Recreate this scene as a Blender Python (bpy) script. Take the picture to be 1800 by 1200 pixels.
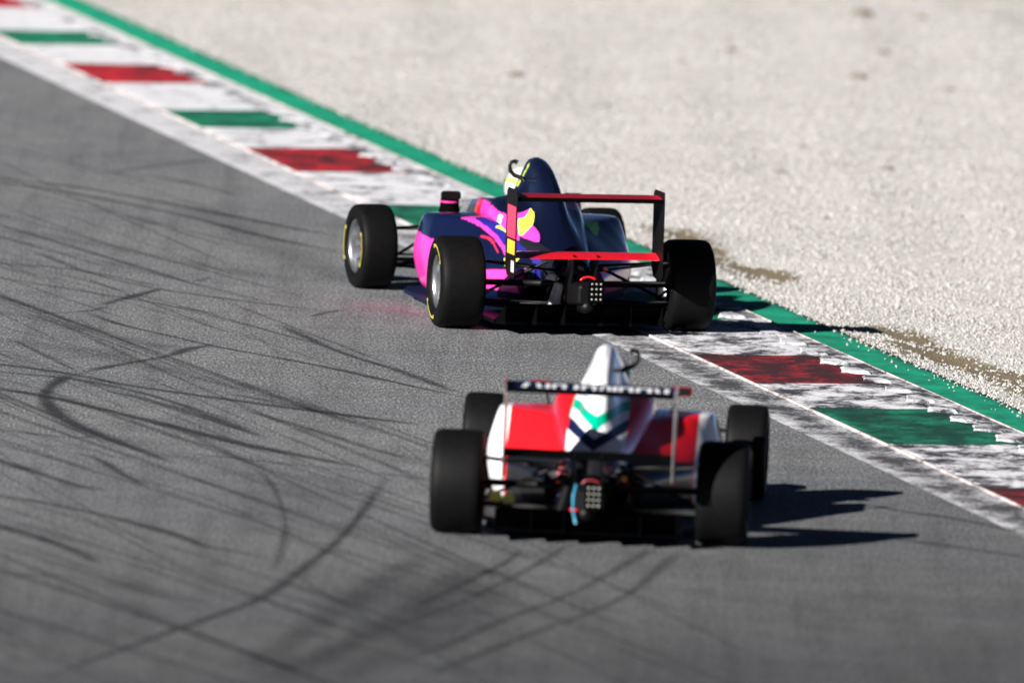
import bpy, math, random
import numpy as np
from mathutils import Vector, Matrix, noise as mnoise

for o in list(bpy.data.objects):
    bpy.data.objects.remove(o)
SC = bpy.context.scene
COL = SC.collection
R = math.radians

# ---------------------------------------------------------------- camera
CAM_H, CAM_PITCH, CAM_ROLL, CAM_F = 9.7205, 0.0854, 0.0424, 32335.3   # F in photo pixels (1800 wide)
cd = bpy.data.cameras.new('camera')
cam = bpy.data.objects.new('camera', cd)
COL.objects.link(cam)
SC.camera = cam
cd.sensor_width = 36.0
cd.lens = CAM_F / 1800.0 * 36.0
cd.clip_start = 1.0
cd.clip_end = 4000.0
_f = Vector((0, math.cos(CAM_PITCH), -math.sin(CAM_PITCH)))
_r = Vector((1, 0, 0))
_u = _r.cross(_f)
_r2 = _r * math.cos(CAM_ROLL) + _u * math.sin(CAM_ROLL)
_u2 = -_r * math.sin(CAM_ROLL) + _u * math.cos(CAM_ROLL)
m3 = Matrix((_r2, _u2, -_f)).transposed()
cam.matrix_world = Matrix.Translation((0, 0, CAM_H)) @ m3.to_4x4()
cd.dof.use_dof = True
cd.dof.focus_distance = 111.5
cd.dof.aperture_fstop = 2.2
cd.dof.aperture_blades = 0

# ---------------------------------------------------------------- sky, sun, exposure
SUN_EL = R(24.5)
SH = Vector((0.70, 0.714)).normalized()          # where shadows fall, on the ground
sun_dir = Vector((SH.x * math.cos(SUN_EL), SH.y * math.cos(SUN_EL), -math.sin(SUN_EL)))
world = bpy.data.worlds.new('World')
SC.world = world
world.use_nodes = True
wn = world.node_tree
sky = wn.nodes.new('ShaderNodeTexSky')
sky.sky_type = 'NISHITA'
sky.sun_disc = False
sky.sun_elevation = SUN_EL
sky.sun_rotation = math.atan2(-SH.x, -SH.y)
sky.altitude = 800
sky.air_density = 0.09
sky.dust_density = 0.05
sky.ozone_density = 1.5
bg = wn.nodes['Background']
bg.inputs['Strength'].default_value = 0.05
wn.links.new(sky.outputs['Color'], bg.inputs['Color'])
sd = bpy.data.lights.new('sun', 'SUN')
sd.energy = 5.0
sd.angle = R(0.5)
sd.color = (1.0, 0.968, 0.92)
sun = bpy.data.objects.new('sun', sd)
COL.objects.link(sun)
sun.rotation_euler = sun_dir.to_track_quat('-Z', 'Y').to_euler()
vs = SC.view_settings
vs.view_transform = 'Standard'
vs.look = 'None'
vs.gamma = 1.0
vs.exposure = 1.32
vs.use_curve_mapping = False

# ---------------------------------------------------------------- helpers
random.seed(7)
rng = np.random.default_rng(7)


def s2l(h):
    """sRGB hex to linear"""
    c = [int(h[i:i + 2], 16) / 255 for i in (0, 2, 4)]
    return tuple((x / 12.92 if x <= .04045 else ((x + .055) / 1.055) ** 2.4) for x in c)


class NT:
    """small node-tree helper"""
    def __init__(s, name):
        s.m = bpy.data.materials.new(name)
        s.m.use_nodes = True
        s.t = s.m.node_tree
        s.b = s.t.nodes['Principled BSDF']
        s.out = s.t.nodes['Material Output']

    def n(s, typ, **kw):
        nd = s.t.nodes.new(typ)
        for k, v in kw.items():
            if k.startswith('i_'):
                key = k[2:]
                key = int(key) if key.isdigit() else key
                nd.inputs[key].default_value = v
            else:
                setattr(nd, k, v)
        return nd

    def l(s, a, b):
        s.t.links.new(a, b)

    def noise(s, scale, detail=4, rough=.6, vec=None, dist=0):
        nd = s.n('ShaderNodeTexNoise')
        nd.inputs['Scale'].default_value = scale
        nd.inputs['Detail'].default_value = detail
        nd.inputs['Roughness'].default_value = rough
        nd.inputs['Distortion'].default_value = dist
        s.l(vec if vec is not None else s.pos(), nd.inputs['Vector'])
        return nd.outputs['Fac']

    def pos(s):
        if not hasattr(s, '_p'):
            s._p = s.n('ShaderNodeNewGeometry').outputs['Position']
        return s._p

    def mapping(s, vec, scale=(1, 1, 1), rot=(0, 0, 0)):
        nd = s.n('ShaderNodeMapping')
        nd.inputs['Scale'].default_value = scale
        nd.inputs['Rotation'].default_value = rot
        s.l(vec, nd.inputs['Vector'])
        return nd.outputs['Vector']

    def ramp(s, fac, stops):
        nd = s.n('ShaderNodeValToRGB')
        e = nd.color_ramp.elements
        while len(e) > 1:
            e.remove(e[-1])
        for i, (p, c) in enumerate(stops):
            if i:
                el = e.new(p)
            else:
                el = e[0]
                el.position = p
            c = (c, c, c) if not isinstance(c, (tuple, list)) else c
            el.color = (*c[:3], 1)
        s.l(fac, nd.inputs[0])
        return nd.outputs[0]

    def mix(s, fac, a, b, mode='MIX'):
        nd = s.n('ShaderNodeMix', data_type='RGBA', blend_type=mode)
        for sock, v in ((nd.inputs[0], fac), (nd.inputs[6], a), (nd.inputs[7], b)):
            if hasattr(v, 'is_output') or isinstance(v, bpy.types.NodeSocket):
                s.l(v, sock)
            elif isinstance(v, (int, float)):
                sock.default_value = v if sock == nd.inputs[0] else (v, v, v, 1)
            else:
                sock.default_value = (*v, 1)
        return nd.outputs[2]

    def math(s, op, a, b=None):
        nd = s.n('ShaderNodeMath', operation=op)
        for i, v in enumerate((a, b)):
            if v is None:
                continue
            if isinstance(v, (int, float)):
                nd.inputs[i].default_value = v
            else:
                s.l(v, nd.inputs[i])
        return nd.outputs[0]

    def bump(s, h, strength, dist):
        nd = s.n('ShaderNodeBump')
        nd.inputs['Strength'].default_value = strength
        nd.inputs['Distance'].default_value = dist
        s.l(h, nd.inputs['Height'])
        s.l(nd.outputs[0], s.b.inputs['Normal'])

    def base(s, v):
        if isinstance(v, (tuple, list)):
            s.b.inputs['Base Color'].default_value = (*v, 1)
        else:
            s.l(v, s.b.inputs['Base Color'])

    def set(s, **kw):
        for k, v in kw.items():
            s.b.inputs[k.replace('_', ' ')].default_value = v


def simple(name, col, rough=.5, metal=0., coat=0., var=.08, scale=30, **kw):
    t = NT(name)
    n = t.noise(scale, 3, .6)
    lo = tuple(c * (1 - var) for c in col)
    hi = tuple(min(1, c * (1 + var)) for c in col)
    t.base(t.ramp(n, [(.3, lo), (.7, hi)]))
    t.set(Roughness=rough, Metallic=metal)
    if coat:
        t.b.inputs['Coat Weight'].default_value = coat
        t.b.inputs['Coat Roughness'].default_value = .04
    for k, v in kw.items():
        t.b.inputs[k.replace('_', ' ')].default_value = v
    return t.m


def mesh(name, V, F, mat=None, parent=None, smooth=True, cols=None, link=True):
    me = bpy.data.meshes.new(name)
    me.from_pydata([tuple(map(float, v)) for v in V], [], [tuple(int(i) for i in f) for f in F])
    if smooth:
        me.polygons.foreach_set('use_smooth', [True] * len(me.polygons))
    if cols is not None:
        a = me.color_attributes.new('Col', 'FLOAT_COLOR', 'POINT')
        c = np.ones((len(V), 4))
        c[:, :3] = cols
        a.data.foreach_set('color', c.ravel())
    if mat:
        me.materials.append(mat)
    me.update()
    return obj(name, me, parent) if link else me


def obj(name, me, parent=None):
    o = bpy.data.objects.new(name, me)
    COL.objects.link(o)
    if parent:
        o.parent = parent
    return o


def empty(name, parent=None, loc=(0, 0, 0)):
    o = obj(name, None, parent)
    o.location = loc
    o.empty_display_size = .2
    return o


def grid(P, cu=False, cv=False, cap=False):
    nu, nv = P.shape[:2]
    V = P.reshape(-1, 3)
    iu = np.arange(nu if cu else nu - 1)
    iv = np.arange(nv if cv else nv - 1)
    A, B = np.meshgrid(iu, iv, indexing='ij')
    A, B = A.ravel(), B.ravel()
    A2, B2 = (A + 1) % nu, (B + 1) % nv
    F = np.stack([A * nv + B, A * nv + B2, A2 * nv + B2, A2 * nv + B], -1).tolist()
    if cap:
        F.append([int(i) for i in range(nv)])
        F.append([int((nu - 1) * nv + i) for i in range(nv)][::-1])
    return V, F


class MB:
    """collects pieces of ONE part"""
    def __init__(s):
        s.V, s.F = [], []

    def add(s, V, F):
        k = len(s.V)
        s.V += [tuple(v) for v in V]
        s.F += [tuple(i + k for i in f) for f in F]
        return s

    def box(s, c, d, rot=None, taper=1.0):
        V = []
        for z in (-1, 1):
            k = taper if z > 0 else 1
            for x, y in ((-1, -1), (1, -1), (1, 1), (-1, 1)):
                v = Vector((x * d[0] / 2 * k, y * d[1] / 2 * k, z * d[2] / 2))
                if rot is not None:
                    v = rot @ v
                V.append((v.x + c[0], v.y + c[1], v.z + c[2]))
        return s.add(V, [(3, 2, 1, 0), (4, 5, 6, 7), (0, 1, 5, 4), (1, 2, 6, 5), (2, 3, 7, 6), (3, 0, 4, 7)])

    def tube(s, pts, r, n=10, flat=1.0, caps=True):
        pts = [Vector(p) for p in pts]
        rs = r if isinstance(r, (list, tuple)) else [r] * len(pts)
        P = []
        ref = Vector((0, 1, 0.02))
        for i, p in enumerate(pts):
            d = (pts[min(i + 1, len(pts) - 1)] - pts[max(i - 1, 0)]).normalized()
            a = d.cross(ref)
            if a.length < .1:
                a = d.cross(Vector((0, 0, 1)))
            a.normalize()
            b = d.cross(a)
            P.append([p + a * rs[i] * flat * math.cos(t) + b * rs[i] * math.sin(t)
                      for t in np.linspace(0, 2 * math.pi, n, endpoint=False)])
        V, F = grid(np.array([[list(q) for q in row] for row in P]), cv=True, cap=caps)
        return s.add(V, F)

    def lathe(s, prof, n=48, axis='x', c=(0, 0, 0), closed=False):
        """prof: list of (axial, radius)"""
        th = np.linspace(0, 2 * math.pi, n, endpoint=False)
        P = np.zeros((len(prof), n, 3))
        for i, (a, r) in enumerate(prof):
            if axis == 'x':
                P[i] = np.stack([np.full(n, a), r * np.cos(th), r * np.sin(th)], -1)
            else:
                P[i] = np.stack([r * np.cos(th), np.full(n, a), r * np.sin(th)], -1)
        P += np.array(c)
        V, F = grid(P, cu=closed, cv=True)
        return s.add(V, F)

    def build(s, name, mat, parent=None, smooth=False, bevel=0, cols=None):
        o = mesh(name, s.V, s.F, mat, parent, smooth, cols)
        if bevel:
            b = o.modifiers.new('bevel', 'BEVEL')
            b.width = bevel
            b.segments = 2
            b.limit_method = 'ANGLE'
        return o


def pchip(xs, ys):
    xs, ys = np.asarray(xs, float), np.asarray(ys, float)
    o = np.argsort(xs)
    xs, ys = xs[o], ys[o]
    h = np.diff(xs)
    d = np.diff(ys) / h
    m = np.zeros(len(xs))
    for i in range(1, len(xs) - 1):
        if d[i - 1] * d[i] > 0:
            w1, w2 = 2 * h[i] + h[i - 1], h[i] + 2 * h[i - 1]
            m[i] = (w1 + w2) / (w1 / d[i - 1] + w2 / d[i])
    m[0], m[-1] = d[0], d[-1]

    def f(x):
        x = np.clip(np.asarray(x, float), xs[0], xs[-1])
        k = np.clip(np.searchsorted(xs, x) - 1, 0, len(h) - 1)
        t = (x - xs[k]) / h[k]
        return ((2 * t**3 - 3 * t**2 + 1) * ys[k] + (t**3 - 2 * t**2 + t) * h[k] * m[k]
                + (-2 * t**3 + 3 * t**2) * ys[k + 1] + (t**3 - t**2) * h[k] * m[k + 1])
    return f


def bspline(C, n):
    """clamped uniform-ish smoothing of a control polyline C[k,d] to n points (Chaikin x3, then resample by length)"""
    C = np.asarray(C, float)
    for _ in range(3):
        a = .75 * C[:-1] + .25 * C[1:]
        b = .25 * C[:-1] + .75 * C[1:]
        m = np.empty((2 * len(a), C.shape[1]))
        m[0::2], m[1::2] = a, b
        C = np.vstack([C[:1], m, C[-1:]])
    L = np.r_[0, np.cumsum(np.linalg.norm(np.diff(C, axis=0), axis=1))]
    s = np.linspace(0, L[-1], n)
    return np.stack([np.interp(s, L, C[:, k]) for k in range(C.shape[1])], -1)


def inpoly(px, py, poly):
    px, py = np.asarray(px), np.asarray(py)
    r = np.zeros(px.shape, bool)
    n = len(poly)
    for i in range(n):
        x1, y1 = poly[i]
        x2, y2 = poly[(i + 1) % n]
        c = ((y1 > py) != (y2 > py)) & (px < (x2 - x1) * (py - y1) / ((y2 - y1) or 1e-9) + x1)
        r ^= c
    return r


def band(px, py, line, w):
    """distance mask around a polyline"""
    d = np.full(np.shape(px), 9.)
    for (x1, y1), (x2, y2) in zip(line[:-1], line[1:]):
        dx, dy = x2 - x1, y2 - y1
        t = np.clip(((px - x1) * dx + (py - y1) * dy) / (dx * dx + dy * dy), 0, 1)
        d = np.minimum(d, np.hypot(px - x1 - t * dx, py - y1 - t * dy))
    return d < w


def tag(o, label=None, cat=None, group=None, kind=None):
    for k, v in (('label', label), ('category', cat), ('group', group), ('kind', kind)):
        if v:
            o[k] = v
    return o

# ---------------------------------------------------------------- the track's own axes: t along the kerb (away), n across (to the right)
KA = R(11.25)
KO = np.array([0.42, 114.7])
KT = np.array([-math.sin(KA), math.cos(KA)])
KN = np.array([math.cos(KA), math.sin(KA)])


def kw(t, n, z=0.):
    t, n = np.asarray(t, float), np.asarray(n, float)
    z = np.broadcast_to(np.asarray(z, float), np.broadcast(t, n).shape)
    return np.stack([KO[0] + t * KT[0] + n * KN[0], KO[1] + t * KT[1] + n * KN[1], z], -1)


def sheet(name, ts, ns, zf, mat, parent=None, cols=None, smooth=True):
    T, N = np.meshgrid(ts, ns, indexing='ij')
    Z = zf(T, N) if callable(zf) else np.full(T.shape, zf)
    V, F = grid(kw(T, N, Z))
    F = [f[::-1] for f in F]
    return mesh(name, V, F, mat, parent, smooth, cols)


# --- materials of the ground
def mat_asphalt():
    t = NT('asphalt')
    p = t.pos()
    fine = t.noise(1.0, 3, .75, t.mapping(p, (62, 11, 40), (0, 0, R(-12))))
    mid = t.noise(2.2, 5, .6)
    big = t.noise(.35, 3, .5)
    # long faint streaks along the driving line (worn-in rubber)
    st = t.noise(1.0, 5, .65, t.mapping(p, (5.5, .22, 1), (0, 0, R(-18))))
    c = t.ramp(fine, [(.30, (.040, .042, .046)), (.5, (.118, .121, .127)), (.70, (.295, .300, .308))])
    c = t.mix(1.0, c, t.ramp(mid, [(.25, .80), (.75, 1.16)]), 'MULTIPLY')
    c = t.mix(1.0, c, t.ramp(big, [(.3, (.86, .87, .90)), (.7, (1.12, 1.11, 1.07))]), 'MULTIPLY')
    c = t.mix(1.0, c, t.ramp(st, [(.34, .80), (.5, 1.0), (.7, 1.08)]), 'MULTIPLY')
    # rubbered-in zone at the turn-in, with lens vignette darkening painted in towards the camera
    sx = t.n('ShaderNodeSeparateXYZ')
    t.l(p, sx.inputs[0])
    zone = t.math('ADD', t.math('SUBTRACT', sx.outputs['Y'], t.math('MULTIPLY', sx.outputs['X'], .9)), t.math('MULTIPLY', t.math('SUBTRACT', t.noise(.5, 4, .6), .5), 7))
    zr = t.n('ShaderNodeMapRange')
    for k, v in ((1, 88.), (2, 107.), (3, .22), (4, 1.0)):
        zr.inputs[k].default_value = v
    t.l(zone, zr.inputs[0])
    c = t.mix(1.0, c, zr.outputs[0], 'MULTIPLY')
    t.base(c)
    t.set(Roughness=.78)
    t.b.inputs['Specular IOR Level'].default_value = .35
    h = t.mix(.5, fine, t.noise(40, 2, .6))
    t.bump(h, .9, .012)
    return t.m


def mat_skid():
    t = NT('skid_rubber')
    uv = t.n('ShaderNodeAttribute', attribute_name='across').outputs['Fac']     # 0..1 across the mark
    al = t.n('ShaderNodeAttribute', attribute_name='along').outputs['Fac']
    oi = t.n('ShaderNodeObjectInfo')
    e = t.ramp(uv, [(0, 0), (.2, .35), (.4, 1), (.6, 1), (.8, .35), (1, 0)])
    ends = t.ramp(al, [(0, 0), (.12, 1), (.86, 1), (1, 0)])
    n = t.ramp(t.noise(70, 3, .7), [(.3, .5), (.6, 1)])
    n2 = t.ramp(t.noise(3.0, 4, .6), [(.3, .55), (.6, 1)])
    f = t.mix(1, t.mix(1, e, ends, 'MULTIPLY'), t.mix(1, n, n2, 'MULTIPLY'), 'MULTIPLY')
    f = t.math('MULTIPLY', f, oi.outputs['Alpha'])
    t.base((.018, .018, .020))
    t.set(Roughness=.62)
    tr = t.n('ShaderNodeBsdfTransparent')
    mx = t.n('ShaderNodeMixShader')
    t.l(f, mx.inputs[0])
    t.l(tr.outputs[0], mx.inputs[1])
    t.l(t.b.outputs[0], mx.inputs[2])
    t.l(mx.outputs[0], t.out.inputs['Surface'])
    return t.m


def mat_dust():
    t = NT('red_paint_dust')
    a = t.n('ShaderNodeAttribute', attribute_name='across').outputs['Fac']
    al = t.n('ShaderNodeAttribute', attribute_name='along').outputs['Fac']
    e = t.mix(1, t.ramp(a, [(0, 0), (.5, 1), (1, 0)]), t.ramp(al, [(0, 0), (.5, 1), (1, 0)]), 'MULTIPLY')
    f = t.math('MULTIPLY', t.mix(1, e, t.ramp(t.noise(30, 4, .7), [(.35, .1), (.65, 1)]), 'MULTIPLY'), .34)
    t.base((.30, .07, .085))
    t.set(Roughness=.8)
    tr = t.n('ShaderNodeBsdfTransparent')
    mx = t.n('ShaderNodeMixShader')
    t.l(f, mx.inputs[0])
    t.l(tr.outputs[0], mx.inputs[1])
    t.l(t.b.outputs[0], mx.inputs[2])
    t.l(mx.outputs[0], t.out.inputs['Surface'])
    return t.m


def mat_paint(name, col, dark=(.026, .026, .032), lo=.37, hi=.50, chip=.34, tscale=(1, 1, 1)):
    """worn kerb paint; rubber thins out away from the apex (attribute 'wear' on the mesh)"""
    t = NT(name)
    p = t.pos()
    vec = t.mapping(p, (2.8, 2.0, 1), (0, 0, -KA))
    a = t.noise(1.25, 9, .72, vec, .2)
    b = t.noise(34, 4, .75)
    wear = t.n('ShaderNodeAttribute', attribute_name='wear').outputs['Fac']
    k = t.math('ADD', a, t.math('MULTIPLY', t.math('SUBTRACT', b, .5), chip))
    k = t.math('SUBTRACT', k, wear)
    f = t.ramp(k, [(lo, 0), (hi, 1)])
    c1 = t.ramp(b, [(.3, tuple(x * .82 for x in col)), (.7, col)])
    t.base(t.mix(f, dark, c1))
    t.set(Roughness=.75)
    t.b.inputs['Specular IOR Level'].default_value = .18
    t.bump(t.mix(.5, a, b), .5, .01)
    return t.m


def wear_at(t, n):
    """how much rubber lies on the kerb: most near the apex where the cars cut, less far up the track"""
    t = np.asarray(t, float)
    w = np.interp(t, [-30, -8, -2, 3, 9, 15, 22, 30], [.06, .065, .055, .045, .005, -.02, -.06, -.09])
    return w + 0 * n


def set_wear(o, ts, ns):
    T, N = np.meshgrid(ts, ns, indexing='ij')
    a = o.data.attributes.new('wear', 'FLOAT', 'POINT')
    a.data.foreach_set('value', wear_at(T, N).ravel())


def mat_gravel(stone=False):
    t = NT('gravel_stone' if stone else 'gravel_bed')
    if stone:
        oi = t.n('ShaderNodeObjectInfo').outputs['Random']
        c = t.ramp(oi, [(0, (.17, .16, .148)), (.06, (.235, .227, .218)), (.25, (.278, .270, .260)), (.7, (.325, .317, .306)), (.97, (.37, .362, .352)), (1, (.27, .17, .13))])
        t.base(t.mix(.25, c, t.ramp(t.noise(60, 2, .6), [(.3, (.245, .237, .228)), (.7, (.36, .350, .338))])))
        t.set(Roughness=.85)
        return t.m
    a = t.n('ShaderNodeTexVoronoi')
    a.inputs['Scale'].default_value = 60
    t.l(t.pos(), a.inputs['Vector'])
    g = t.ramp(a.outputs['Color'], [(0, (.28, .27, .258)), (.5, (.41, .40, .385)), (1, (.49, .48, .465))])
    c = t.mix(1, g, t.ramp(t.noise(.9, 4, .6), [(.3, .9), (.7, 1.08)]), 'MULTIPLY')
    d = t.n('ShaderNodeAttribute', attribute_name='dirt').outputs['Fac']
    dn = t.math('ADD', d, t.math('MULTIPLY', t.math('SUBTRACT', t.noise(9, 5, .75), .5), 1.1))
    c = t.mix(t.ramp(dn, [(.36, 0), (.58, 1)]), c, t.ramp(t.noise(60, 3, .7), [(.3, (.085, .062, .034)), (.7, (.17, .13, .075))]))
    t.base(c)
    t.set(Roughness=.9)
    t.bump(a.outputs['Distance'], .6, .02)
    return t.m


M_ASPH = mat_asphalt()
M_SKID = mat_skid()
M_WHITE = mat_paint('kerb_white', (.60, .60, .63), dark=(.034, .034, .042))
M_RED = mat_paint('kerb_red', (.48, .014, .026), lo=.43, hi=.66, dark=(.035, .012, .014))
M_GREEN = mat_paint('kerb_green', (.010, .23, .125), lo=.38, hi=.70, dark=(.005, .035, .026))
M_VERGE = mat_paint('verge_green', (.009, .36, .205), lo=.20, hi=.72, dark=(.005, .07, .045))
M_LINE = mat_paint('edge_line_white', (.55, .55, .575), lo=.34, hi=.60, chip=.7, dark=(.045, .045, .05))

# --- terrain far below everything, out to the horizon
terr = NT('terrain_grass')
terr.base(terr.ramp(terr.noise(.4, 6, .7), [(.3, (.035, .05, .015)), (.7, (.075, .085, .03))]))
terr.set(Roughness=.95)
o = mesh('terrain', [(-1500, -1200, -.25), (1500, -1200, -.25), (1500, 1800, -.25), (-1500, 1800, -.25)], [(0, 1, 2, 3)], terr.m)
tag(o, 'grassland around the circuit', kind='structure')

# --- asphalt
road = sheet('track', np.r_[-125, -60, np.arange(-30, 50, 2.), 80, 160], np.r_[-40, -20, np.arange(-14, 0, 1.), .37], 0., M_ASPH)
tag(road, 'grey asphalt race track streaked with black tyre marks', kind='structure')

# --- edge line + kerb
kerb = empty('kerb', loc=(0, 0, 0))
tag(kerb, 'flat kerb of red, green and white painted blocks', kind='structure')
ts = np.arange(-40, 60.01, .25)
ns = np.linspace(-.01, .36, 9)
ln = sheet('edge_line', ts, ns, .004, M_LINE, kerb)
T, N = np.meshgrid(ts, ns, indexing='ij')
wv = np.interp(T, [-30, -6, 0, 5, 8, 12, 20], [.03, .04, .04, .025, -.02, -.06, -.10]) + .12 * np.exp(-((N - .2) / .09)**2) * (T < 7) - .05 * (N < .05)
ln.data.attributes.new('wear', 'FLOAT', 'POINT').data.foreach_set('value', wv.ravel())

COLOURED = [(-38.4, -36.4, 'g'), (-34.6, -32.6, 'r'), (-30.8, -28.8, 'g'), (-27, -25, 'r'), (-23.2, -21.2, 'g'), (-19.5, -17.5, 'r'), (-15.8, -13.8, 'g'),
            (-12.1, -10.0, 'r'), (-7.42, -5.20, 'g'), (-3.64, -1.74, 'r'), (.70, 2.5, 'g'), (4.3, 5.9, 'r'), (7.3, 9.15, 'g'),
            (11.8, 13.88, 'r'), (15.6, 17.2, 'g'), (19.7, 21.5, 'r'), (23.35, 24.8, 'g'), (27.2, 28.9, 'r'), (31, 32.8, 'g'), (34.9, 36.7, 'r'), (38.8, 40.6, 'g')]
blocks, prev = [], -40.
for a, b, c in COLOURED:
    blocks.append((prev, a, 'w'))
    blocks.append((a, b, c))
    prev = b
blocks.append((prev, 44., 'w'))
KN0, KN1, KN2 = .352, 1.09, 1.365


def kz(n):
    return np.interp(n, [KN0, KN0 + .012, .9, KN1, KN1 + .05, KN2], [.002, .012, .018, .024, .018, .016])


# the saw-teeth on the outer side: one wedge mesh, shared
TOOTH = .62


def tooth_mesh():
    # plan (t, n): near end wide, far end narrower on the track side; highest at its near end
    L = .47
    b = [(0, 0.0), (0, .20), (L, .20), (L, .10)]
    top = [(.05, .035), (.05, .185), (L - .02, .185), (L - .02, .12)]
    zt = [.010, .010, .002, .002]
    V = []
    for (t, n) in b:
        p = t * KT + n * KN
        V.append((p[0], p[1], -.01))
    for (t, n), z in zip(top, zt):
        p = t * KT + n * KN
        V.append((p[0], p[1], z))
    F = [(0, 4, 5, 1), (1, 5, 6, 2), (2, 6, 7, 3), (3, 7, 4, 0), (4, 7, 6, 5)]
    me = mesh('tooth', V, [f[::-1] for f in F], M_WHITE, smooth=False, link=False)
    return me


tooth_me = tooth_mesh()
tcount = -39.6
tooth_ts = np.arange(-39.5, 43, TOOTH)
for a, b, c in blocks:
    g = .004
    bts = np.unique(np.r_[np.arange(a + g, b - g, .12), b - g])
    bns = np.r_[KN0, KN0 + .012, np.linspace(.42, KN1, 12), KN1 + .05, 1.2, 1.3, KN2]
    m = {'w': M_WHITE, 'r': M_RED, 'g': M_GREEN}[c]
    o = sheet('kerb_block', bts, bns, lambda T, N: kz(N) + .003 * np.sin(T * 2.1 + N * 3) * (N > .4), m, kerb)
    T, N = np.meshgrid(bts, bns, indexing='ij')
    w = wear_at(T, N) + .035 * (N > 1.10) * (T < 14)
    if c != 'w':
        # the outer strip beside the teeth is white and dirty on every block
        o.data.materials.append(M_WHITE)
        nv = len(bns)
        for i, p in enumerate(o.data.polygons):
            if bns[i % (nv - 1)] >= 1.19:
                p.material_index = 1
    o.data.attributes.new('wear', 'FLOAT', 'POINT').data.foreach_set('value', w.ravel())
    for tt in tooth_ts:
        if a <= tt < b:
            k = obj('tooth', tooth_me, o)
            p = kw(tt, KN1 - .05, float(kz(KN1)))
            k.location = tuple(p)
wz = tooth_me.attributes.new('wear', 'FLOAT', 'POINT')
wz.data.foreach_set('value', [.05] * len(tooth_me.vertices))
# thin pale lip along the track side of the kerb, and a narrow pale joint before the green verge
M_LIP = mat_paint('kerb_lip_paint', (.46, .40, .395), lo=.33, hi=.55)
lip = MB()
for a, b, c in blocks:
    pass
sheet('kerb_lip', np.arange(-40, 44.1, .3), np.array([.342, .345, .358, .361]),
      lambda T, N: np.where((N > .344) & (N < .360), .017, .004), M_LIP, kerb)
sheet('kerb_joint', np.arange(-40, 44.1, .3), np.array([1.362, 1.363, 1.371, 1.372]),
      lambda T, N: np.where((N > 1.3625) & (N < 1.3715), .022, .01), M_LIP, kerb)
ts = np.arange(-60, 70.01, .2)
ns = np.r_[1.372, 1.40, np.linspace(1.45, 1.68, 5), 1.715, 1.74]
vg = sheet('green_verge', ts, ns, lambda T, N: np.where(N > 1.72, -.08, .006 + .002 * np.sin(T * 1.3)), M_VERGE)
T, N = np.meshgrid(ts, ns, indexing='ij')
vg.data.attributes.new('wear', 'FLOAT', 'POINT').data.foreach_set('value', (wear_at(T, N) + .12 * (N > 1.66)).ravel())
tag(vg, 'green painted strip between the kerb and the gravel', kind='structure')

# --- gravel trap
M_GBED = mat_gravel()
M_GST = mat_gravel(True)


def gravel_z(T, N):
    base = np.interp(N, [1.66, 1.74, 2.2, 4, 9, 70], [-.03, -.004, -.012, -.005, .05, .3])
    w = .022 * np.sin(T * 1.7 + 2 * np.sin(N * 2.1)) * np.sin(N * 3.1 + T * .6) + .010 * np.sin(T * 4.3 + N * 5.2)
    rut = -.012 * np.exp(-((N - 2.1) / .13)**2) * rut_win(T)
    return base + w * np.clip((N - 1.74) * 4, 0, 1) + rut


def rut_win(T):
    return np.clip(np.interp(T, [-5.2, -4.0, -2.6, .2, 1.4, 3.6, 4.6, 7.0, 8.6, 10], [0, .6, 1, 1, .25, .25, 1, 1, .45, 0]), 0, 1)


ts = np.r_[-120, -70, -40, -25, np.arange(-18, 50.01, .12), 60, 80, 110, 160]
ns = np.r_[1.69, 1.73, np.arange(1.76, 3., .05), np.arange(3., 9, .15), 10, 13, 20, 40, 70]
grv = sheet('gravel_trap', ts, ns, gravel_z, M_GBED)
T, N = np.meshgrid(ts, ns, indexing='ij')
dirt = np.exp(-((N - 2.1 - .06 * np.sin(T * 1.9)) / .24)**2) * rut_win(T) * .95 + .45 * np.exp(-((N - 1.74) / .07)**2) * (T < 8)
grv.data.attributes.new('dirt', 'FLOAT', 'POINT').data.foreach_set('value', dirt.ravel())
tag(grv, 'pale gravel trap beyond the green strip', kind='structure')

# stones: points here, instanced by geometry nodes (nobody could count them)
npts = 620000
yy = 96 + 58 * rng.random(npts)**1.15
px = rng.uniform(-60, 2060, npts)
px[:90000] = rng.uniform(2060, 3600, 90000)      # sparser beyond the right edge of the picture
px[90000:110000] = rng.uniform(-900, -60, 20000)
xx = (px - 900) * yy / CAM_F
dxy = np.stack([xx, yy], -1) - KO
t, n = dxy @ KT, dxy @ KN
keep = n > 1.60
dm = np.exp(-((n - 2.1 - .06 * np.sin(t * 1.9)) / .23)**2) * rut_win(t) * (.7 + .3 * np.sin(t * 7 + n * 23))
keep &= rng.random(npts) > np.clip(dm * 1.25, 0, .97)
edge = np.clip((n - 1.66) / .10, 0, 1)
spill = (t < -1) & (rng.random(npts) < .05)
keep &= (rng.random(npts) < edge) | spill
t, n = t[keep], n[keep]
t2 = rng.uniform(-14, 1, 120)                     # stones thrown onto the verge
n2 = 1.70 - np.abs(rng.normal(0, .09, 120))
ok = n2 > 1.40
t, n = np.r_[t, t2[ok]], np.r_[n, n2[ok]]
z = np.where(n > 1.735, gravel_z(t, n), .008) + .002
sc = np.exp(rng.normal(math.log(.0060), .42, len(t))).clip(.0025, .019)
me = bpy.data.meshes.new('gravel_stones')
me.vertices.add(len(t))
me.vertices.foreach_set('co', kw(t, n, z).ravel())
a = me.attributes.new('sz', 'FLOAT_VECTOR', 'POINT')
szv = sc[:, None] * rng.uniform(.75, 1.3, (len(t), 3)) * np.array([1, 1, .8])
a.data.foreach_set('vector', szv.ravel())
a = me.attributes.new('rt', 'FLOAT_VECTOR', 'POINT')
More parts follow.
